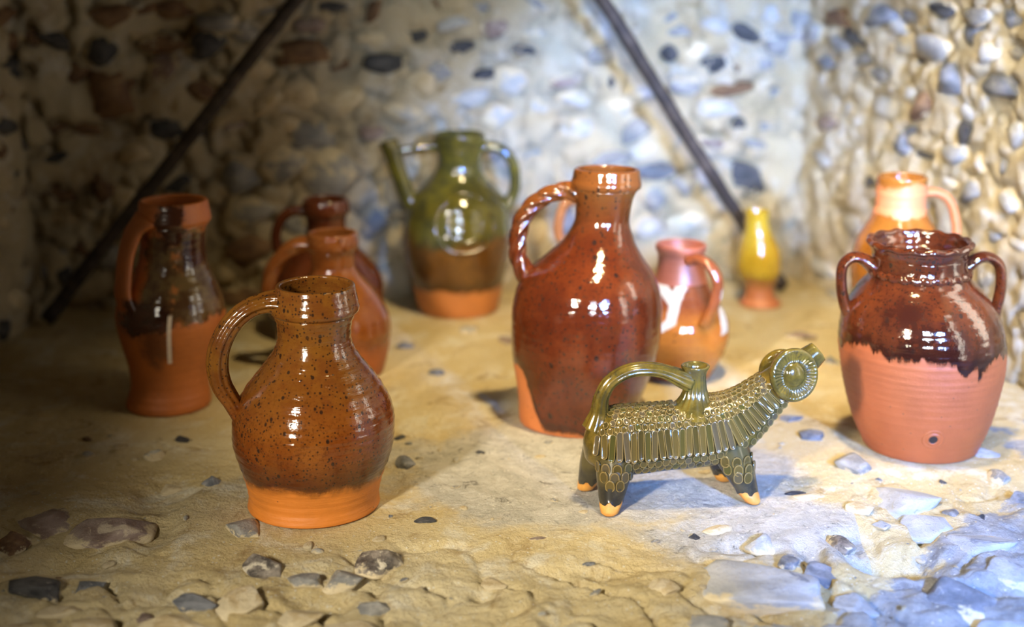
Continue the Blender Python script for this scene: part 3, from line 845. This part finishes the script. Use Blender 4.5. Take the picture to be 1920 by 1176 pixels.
# --- 10 jug behind the jar
def bare_neck(g, col, rg, q):
    n = g.m('MULTIPLY', g.m('SUBTRACT', g.noise(40, 5, .6), .5), .03)
    zz = g.m('ADD', q[2], n)
    m = g.m('MULTIPLY', g.ss(zz, .246, .254), g.ss(zz, .298, .288))
    return g.mix(m, col, (.64, .24, .10)), g.m('ADD', rg, g.m('MULTIPLY', m, .42))
M10 = glaze('amber_glaze_below_bare_neck', (.62, .22, .08), (.10, .03, .008), (.26, .085, .012), (.34, .13, .02), .02, .006, .006, .2, 220, .10, .01, rings=.5, extra=bare_neck)
t = thing('pitcher', 'amber pitcher with bare salmon neck standing behind the two-handled jar', 'jug', (.597, 2.076, 0))
P10 = [(.4, 46.1, -.6), (5.5, 48.2, -.9), (39.8, 56.1, -3.4), (82.2, 67, -7.6), (124.2, 75.8, -8.6), (157.4, 76, -12), (198.6, 67.6, -16.7), (227.2, 51.8, -19.5), (247.5, 40.4, -20.4), (263.7, 36.5, -21), (283.8, 37, -21), (301.8, 37.2, -21)]
pot_body(t, P10, M10, 282, seed=10)
M10h = glaze('bare_salmon_clay', (.58, .19, .07), (.1, .03, .01), (.2, .06, .02), (.2, .06, .02), 9.0, rings=.2, clay_rough=.45)
sweep('handle', h3([(6, 279), (31.7, 279), (50.5, 267), (61.6, 241.4), (64.2, 210.9), (44, 178)]), 9, 7, M10h, t, 60, 28, 2, .05)

# --- 11 jug almost hidden behind the tall one
M11 = glaze('salmon_brown_glaze', (.55, .2, .06), (.10, .03, .01), (.34, .12, .03), (.42, .17, .06), .03, .006, .006, .2, 220, .15, .01)
t = thing('pitcher', 'orange-brown pitcher whose handle alone shows through the tall rope handle', 'jug', (.150, 2.242, 0))
P11 = [(0, 54.4, .8), (26.1, 62.2, .4), (67.7, 70, -.3), (117, 62.6, -1.2), (157.7, 43.5, -1.9), (190, 30, -3.4), (218.1, 28, -3.9), (236, 26.4, -5.3)]
pot_body(t, P11, M11, 215, seed=11, seg=64)
sweep('handle', h3([(-18, 224), (-46, 235), (-63, 231), (-73, 209), (-74, 178), (-50, 140)]), 8, [8, 8, 8, 8, 8, 6], M11, t, 60, 24, 3, .05)

# ------------------------------------------------------------------ ram-shaped pouring vessel
def ram_mat(name, clay_tip=False):
    g = G(name)
    v = g.co()
    c = g.mix(g.ss(g.noise(40, 5, .65), .36, .64), (.046, .034, .007), (.125, .082, .012))
    c = g.mix(g.ss(g.noise(18, 4, .6), .52, .70), c, (.060, .050, .022))
    c = g.mix(g.ss(g.noise(55, 5, .7), .58, .72), c, (.02, .018, .010))
    nb = g.bump(g.noise(160, 4, .6), .15, .002)
    return g.done(c, .14, nb, spec=.55)


def scale_mat():
    g = G('olive_scale_glaze')
    r = g.rnd()
    q = g.xyz()
    c = g.mix(r, (.042, .031, .008), (.088, .060, .016))
    c = g.mix(g.ss(g.m('FRACT', g.m('MULTIPLY', r, 7.3)), .75, .98, 0, .7), c, (.045, .045, .010))
    c = g.mix(g.ss(g.m('FRACT', g.m('MULTIPLY', r, 13.7)), .7, .95), c, (.068, .052, .026))
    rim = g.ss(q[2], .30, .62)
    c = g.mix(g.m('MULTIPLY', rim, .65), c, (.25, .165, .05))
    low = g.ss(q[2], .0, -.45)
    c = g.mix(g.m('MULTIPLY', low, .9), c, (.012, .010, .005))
    return g.done(c, .11, None, spec=.55)


MR = ram_mat('olive_green_lead_glaze')
MS = scale_mat()
MF = (lambda g: g.done(g.mix(g.ss(g.noise(60, 5, .6), .35, .65), (.62, .30, .06), (.50, .20, .035)), .5, g.bump(g.noise(200, 4), .2, .002)))(G('bare_buff_foot'))
MLg = (lambda g: g.done(g.mix(g.ss(g.m('ADD', g.xyz()[2], g.m('MULTIPLY', g.noise(50, 4), .012)), .034, .050), g.mix(g.ss(g.noise(40, 5, .6), .4, .62), (.022, .020, .015), (.05, .042, .024)), (.07, .055, .02)), .2, spec=.5))(G('dark_olive_leg_glaze'))

ram = thing('ram_aquamanile', 'olive-green glazed ram-shaped pouring vessel covered in clay scales', 'vessel', (.188, 1.59, 0), R(9.5))
SK = np.array([(-105, 78, 4), (-101, 77.5, 18), (-91, 76, 31), (-70.2, 75, 41), (-39.7, 75.5, 42), (-9, 76.5, 41), (21.9, 78, 41.5), (53, 82, 43), (74, 89, 40), (93.9, 102, 34), (109.9, 115.8, 29), (127.9, 131.5, 25), (143.9, 145.4, 22), (161.9, 159.5, 17.5), (179.2, 173, 13.5)], float) / 1000.
NS = 120
SP = smooth_path(SK, NS)
SPc = np.stack([SP[:, 0], np.zeros(NS), SP[:, 1]], -1)
ST = np.gradient(SPc, axis=0); ST /= np.linalg.norm(ST, axis=1, keepdims=True)
SN = np.stack([-ST[:, 2], np.zeros(NS), ST[:, 0]], -1)
SR = SP[:, 2]
arc = np.concatenate([[0], np.cumsum(np.linalg.norm(np.diff(SPc, axis=0), axis=1))])
LAT = .88


def ram_at(s, phi, out=0.0):
    """point, outward normal, tangent along the animal at arc length s (m) and angle phi (0 top, + near flank)"""
    f = np.interp(s, arc, np.arange(NS)); i = min(int(f), NS - 2); k = f - i
    L = lambda A: A[i] * (1 - k) + A[i + 1] * k
    c, n, t, r = L(SPc), L(SN), L(ST), L(SR)
    y = np.array([0, -1., 0])
    p = c + r * (math.cos(phi) * n + LAT * math.sin(phi) * y)
    nn = math.cos(phi) * n * LAT + math.sin(phi) * y
    dr = (SR[i + 1] - SR[i]) / max(arc[i + 1] - arc[i], 1e-6)
    nn = nn / np.linalg.norm(nn) - t * dr
    nn /= np.linalg.norm(nn)
    return p + nn * out, nn, t


a = np.linspace(0, 2 * np.pi, 48, endpoint=False)
rings = []
for i in range(NS):
    rings.append(SPc[i] + SR[i] * (np.outer(np.cos(a), SN[i]) + LAT * np.outer(np.sin(a), (0, -1, 0))))
for k in (.78, .74):
    rings.append(SPc[-1] + ST[-1] * (.0008 if k == .78 else -.004) + SR[-1] * k * (np.outer(np.cos(a), SN[-1]) + LAT * np.outer(np.sin(a), (0, -1, 0))))
rings.append(SPc[-1] - ST[-1] * .02 + SR[-1] * .7 * (np.outer(np.cos(a), SN[-1]) + LAT * np.outer(np.sin(a), (0, -1, 0))))
put('body', rings_to_mesh('body', rings, True, True), MR, ram)

# legs with bare clay feet
for (tx, ty, tz, fx, fy, r0, r1, r2) in ((-68, -11, 72, -83, -43, 24, 13.5, 10.5), (-80, 12, 70, -95, 36, 22, 12.5, 10),
                                         (66, -11, 74, 94, -39, 25, 12.5, 9.5), (62, 12, 72, 81, 36, 22, 12, 9.5)):
    n = 22
    top = np.array((tx, ty, tz)); ft = np.array((fx, fy, 0.))
    pts, rad = [], []
    for i in range(n):
        s = i / (n - 1)
        pts.append(top + (ft - top) * s + np.array((0, 0, -4 * math.sin(s * math.pi))))
        rad.append(np.interp(s, [0, .35, .55, .8, .95, 1.0], [r0, r0 * .88, (r0 * .4 + r1 * .6), r1, r2, r2 * .62]))
    pts = np.array(pts) / 1000.; rad = np.array(rad) / 1000.
    pts[-1, 2] = .0003
    a = np.linspace(0, 2 * np.pi, 30, endpoint=False)
    rg = []
    for p, r in zip(pts, rad):
        rg.append(np.stack([p[0] + r * np.cos(a), p[1] + r * np.sin(a), np.full(30, p[2])], -1))
    cut = 16
    jag = rg[cut].copy(); jag[:, 2] += .0022 * np.sin(a * 5 + fx) + .0012 * np.sin(a * 9)
    lo = jag.copy()
    leg = put('leg', rings_to_mesh('leg', rg[:cut] + [jag], True, False), MLg, ram)
    put('foot', rings_to_mesh('foot', [jag + (rg[cut].mean(0) - jag) * np.array([.04, .04, 0])] + rg[cut + 1:], False, True), MF, leg)

# strap handle and filler neck
sweep('handle', [(-92, 0, 92), (-87, 0, 112), (-84.3, 0, 131), (-74.6, 0, 148.8), (-55.7, 0, 160), (-33.6, 0, 162.5), (-9.2, 0, 157.7), (22, 0, 143)], [16, 13, 11, 10.5, 10.5, 10.5, 10, 10], [12, 10, 8.5, 8, 8, 8, 8, 9], MR, ram, 80, 64, 9, .06, 0, (1.2, 1.3), side=(0, 1, 0))
a = np.linspace(0, 2 * np.pi, 72, endpoint=False)
rings = []
for (z, r, fl, cx) in ((104, 33, .03, 27), (112, 27, .05, 27.5), (118, 21, .06, 28), (126, 16, .07, 28.5), (136, 12.6, .07, 29), (146, 11.6, .05, 29), (153, 12.2, .03, 28.5), (158, 14.5, .01, 28), (161, 16.6, 0, 28), (163.2, 17, 0, 28), (164.2, 15.8, 0, 28), (163.6, 13.6, 0, 28), (158, 11, 0, 28), (148, 9.6, 0, 28.5), (130, 9.5, 0, 28.5)):
    k = r * (1 + fl * np.cos(18 * a))
    rings.append(np.stack([(cx + k * np.cos(a)) / 1000., k * np.sin(a) / 1000. * .95, np.full(72, z / 1000.)], -1))
put('filler_neck', rings_to_mesh('filler_neck', rings, False, True), MR, ram)

# curled horns: ribbed discs on both sides of the head
for sd in (-1, 1):
    a = np.linspace(0, 2 * np.pi, 160, endpoint=False)
    prof = [(.0, .0), (27.5, .0), (30.6, 3), (31.2, 7.5), (30, 10.5), (27.6, 11.6), (25.4, 10.2), (23, 9.0), (18, 7.6), (14.6, 7.4), (13.4, 8.8), (12, 10.6), (9, 12.2), (5, 13.2), (.3, 13.6)]
    rings = []
    for (r, d) in prof:
        rib = .85 * np.cos(a * 38) if 15 <= r <= 25.5 else 0 * a
        rings.append(np.stack([r * np.cos(a) * .97, r * np.sin(a) * 1.03, np.full(160, d) + rib], -1) / 1000.)
    h = put('horn', rings_to_mesh('horn', rings[1:], True, True), MR, ram)
    c = np.array((140.5, sd * 17, 152 if sd < 0 else 144)) / 1000.
    q = Vector((.10, sd * 1.0, .16)).to_track_quat('Z', 'Y')
    h.matrix_local = Matrix.Translation(c) @ q.to_matrix().to_4x4() @ Matrix.Scale(1 if sd < 0 else .86, 4)


# scales: a petal with a raised edge, rounded end up
def scale_mesh(name, aspect):
    n = 14
    out = []
    for (k, z) in ((1.0, -.6), (1.0, .20), (.88, .66), (.68, .30), (.35, .22)):
        ring = []
        for j in range(n):
            t = j / n * 2 * math.pi
            x, y = math.cos(t), math.sin(t)
            yy = (1 if y > 0 else .8) * y
            stem = aspect - 1
            ring.append((x * k, (yy * k + (stem if y > 0 else -stem)) if stem > 0 else yy * k, z))
        out.append(np.array(ring))
    me = rings_to_mesh(name, out, False, True)
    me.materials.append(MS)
    return me


SM_R = scale_mesh('round_scale', 1.15)
SM_L = scale_mesh('long_scale', 3.6)


def place(me, s, phi, hw, hh, th, rot=0.0, lift=.0):
    p, n, t = ram_at(s, phi, lift)
    up = -np.cross(n, t)
    up = np.cross(t, n) if np.cross(t, n)[2] > up[2] or (abs(up[2]) < .2 and False) else up
    if phi == 0:
        up = np.array([0, 1., 0])
    up = up / np.linalg.norm(up)
    x = np.cross(up, n)
    M = Matrix(((x[0], up[0], n[0], p[0]), (x[1], up[1], n[1], p[1]), (x[2], up[2], n[2], p[2]), (0, 0, 0, 1)))
    return M @ Matrix.Rotation(rot, 4, 'Z') @ Matrix.Rotation(R(6), 4, 'X') @ Matrix.Diagonal((hw, hh, th, 1))


rq = random.Random(5)
S_T = float(np.interp(.080, SPc[:, 0], arc))      # where the torso turns into the neck
S_H = float(np.interp(.121, SPc[:, 0], arc))
near, far = [], []
for row, deg in enumerate((-24, -11, 2, 15, 28, 41, 53)):
    s = .016 + (.004 if row % 2 else 0)
    while s < S_H + .004:
        if not (deg < 30 and abs(float(np.interp(s, arc, SPc[:, 0])) - .028) < .024) and not (deg < 30 and float(np.interp(s, arc, SPc[:, 0])) < -.078):
            near.append((SM_R, s, deg + rq.uniform(-1.5, 1.5), .0040 + rq.uniform(-.0003, .0004), .0047))
        s += .0084
s = .010
while s < S_H + .010:
    w = .0043
    r = float(np.interp(s, arc, SR))
    hang = 83
    near.append((SM_L, s, hang + rq.uniform(-2, 2), .0041, .0052 * r / .041))
    s += .0083
for row, deg in enumerate((117, 131)):
    s = .028 + (.004 if row % 2 else 0)
    while s < S_T - .004:
        near.append((SM_R, s, deg + rq.uniform(-2, 2), .0047, .0050))
        s += .0090
for row, deg in enumerate((126,)):
    s = S_T + .002
    while s < S_H + .004:
        near.append((SM_R, s, deg, .0046, .0055)); s += .0088
for me, s, d, hw, hh in near:
    o = bpy.data.objects.new('scale', me)
    COL.objects.link(o)
    o.parent = ram
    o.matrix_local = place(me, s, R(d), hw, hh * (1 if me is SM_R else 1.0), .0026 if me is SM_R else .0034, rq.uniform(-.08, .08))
# scales down the fronts of the two near legs
for (cx, cy, z0, tx, r0) in ((-73, -24, 50, -83, 25), (78, -23, 50, 93, 25)):
    for lv, (z, n, wd) in enumerate(((56, 5, .9), (47, 4, .75), (38, 2, .62))):
        for j in range(n):
            an = (j - (n - 1) / 2) * .62 + (.12 if lv % 2 else -.1)
            f = (73 - z) / 73.
            lx = (-68 if cx < 0 else 66) + ((-83 if cx < 0 else 94) - (-68 if cx < 0 else 66)) * f
            ly = -11 + (-42 + 11) * f
            rr_ = np.interp(f, [0, .35, .55, .8], [24, 21.3, 17.9, 13.5])
            nn = Vector((math.sin(an), -math.cos(an), .05)).normalized()
            p = Vector((lx + nn.x * rr_, ly + nn.y * rr_, z - 3)) / 1000.
            upv = (Vector((0, 0, 1)) - nn * nn.z).normalized()
            x = upv.cross(nn)
            M = Matrix(((x.x, upv.x, nn.x, p.x), (x.y, upv.y, nn.y, p.y), (x.z, upv.z, nn.z, p.z), (0, 0, 0, 1)))
            o = bpy.data.objects.new('scale', SM_R)
            COL.objects.link(o); o.parent = ram
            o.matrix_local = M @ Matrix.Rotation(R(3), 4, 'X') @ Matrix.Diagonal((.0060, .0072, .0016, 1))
# the far flank, one joined piece
bmf = bmesh.new()
for me, s, d, hw, hh in near:
    if d > 30:
        k = len(bmf.verts)
        bmf.from_mesh(me)
        bmf.verts.ensure_lookup_table()
        bmesh.ops.transform(bmf, matrix=Matrix.Diagonal((1, -1, 1, 1)) @ place(me, s, R(d), hw, hh, .0026), verts=bmf.verts[k:])
mf = bpy.data.meshes.new('far_scales'); bmf.to_mesh(mf); bmf.free()
mf.materials.clear(); mf.materials.append(MS)
mf.polygons.foreach_set('use_smooth', [True] * len(mf.polygons))
fo = put('scale_cover', mf, None, ram)
fo['kind'] = 'stuff'


# ------------------------------------------------------------------ the two poles
gp = G('dark_iron_bar')
cp = gp.mix(gp.ss(gp.noise(30, 6, .7), .4, .65), (.022, .016, .013), (.065, .048, .038))
MP = gp.done(cp, .55, gp.bump(gp.noise(80, 6, .7), .5, .003), spec=.4)


def pole(label, p0, p1, k, w, end_name):
    p0 = Vector(p0); p1 = Vector(p1)
    d = (p1 - p0)
    L = d.length * k
    t = thing('pole', label, 'pole', p0)
    t.rotation_euler = d.to_track_quat('Z', 'Y').to_euler()
    n = 60
    rings = []
    for i in range(n):
        s = i / (n - 1)
        sect = []
        for (x, y) in ((1, .72), (.72, 1), (-.72, 1), (-1, .72), (-1, -.72), (-.72, -1), (.72, -1), (1, -.72)):
            q = 1 + .05 * math.sin(s * 40 + x * 3) + .03 * math.sin(s * 97 + y)
            sect.append((x * w * q, y * w * q * .8, s * L))
        rings.append(np.array(sect) + np.array((.0015 * math.sin(s * 9), .001 * math.sin(s * 13), 0)))
    put('shaft', rings_to_mesh('shaft', rings, True, True), MP, t)
    rings = []
    for z, q in ((-.006, .7), (-.004, 1.05), (.010, 1.14), (.018, 1.10), (.020, 1.0)):
        rings.append(rings_ := np.array([(x * w * q, y * w * q * .8, z) for (x, y) in ((1, .72), (.72, 1), (-.72, 1), (-1, .72), (-1, -.72), (-.72, -1), (.72, -1), (1, -.72))]))
    put('ferrule', rings_to_mesh('ferrule', rings, True, True), MP, t)
    return t


pole('dark iron pole leaning across the shadowed left of the back wall', (-.786, 2.325, .018), (-.348, 2.345, .543), 1.5, .0145, 'foot')
pole('dark iron pole leaning across the bright right of the back wall', (.500, 2.565, .014), (.152, 2.45, .538), 1.45, .0125, 'foot')
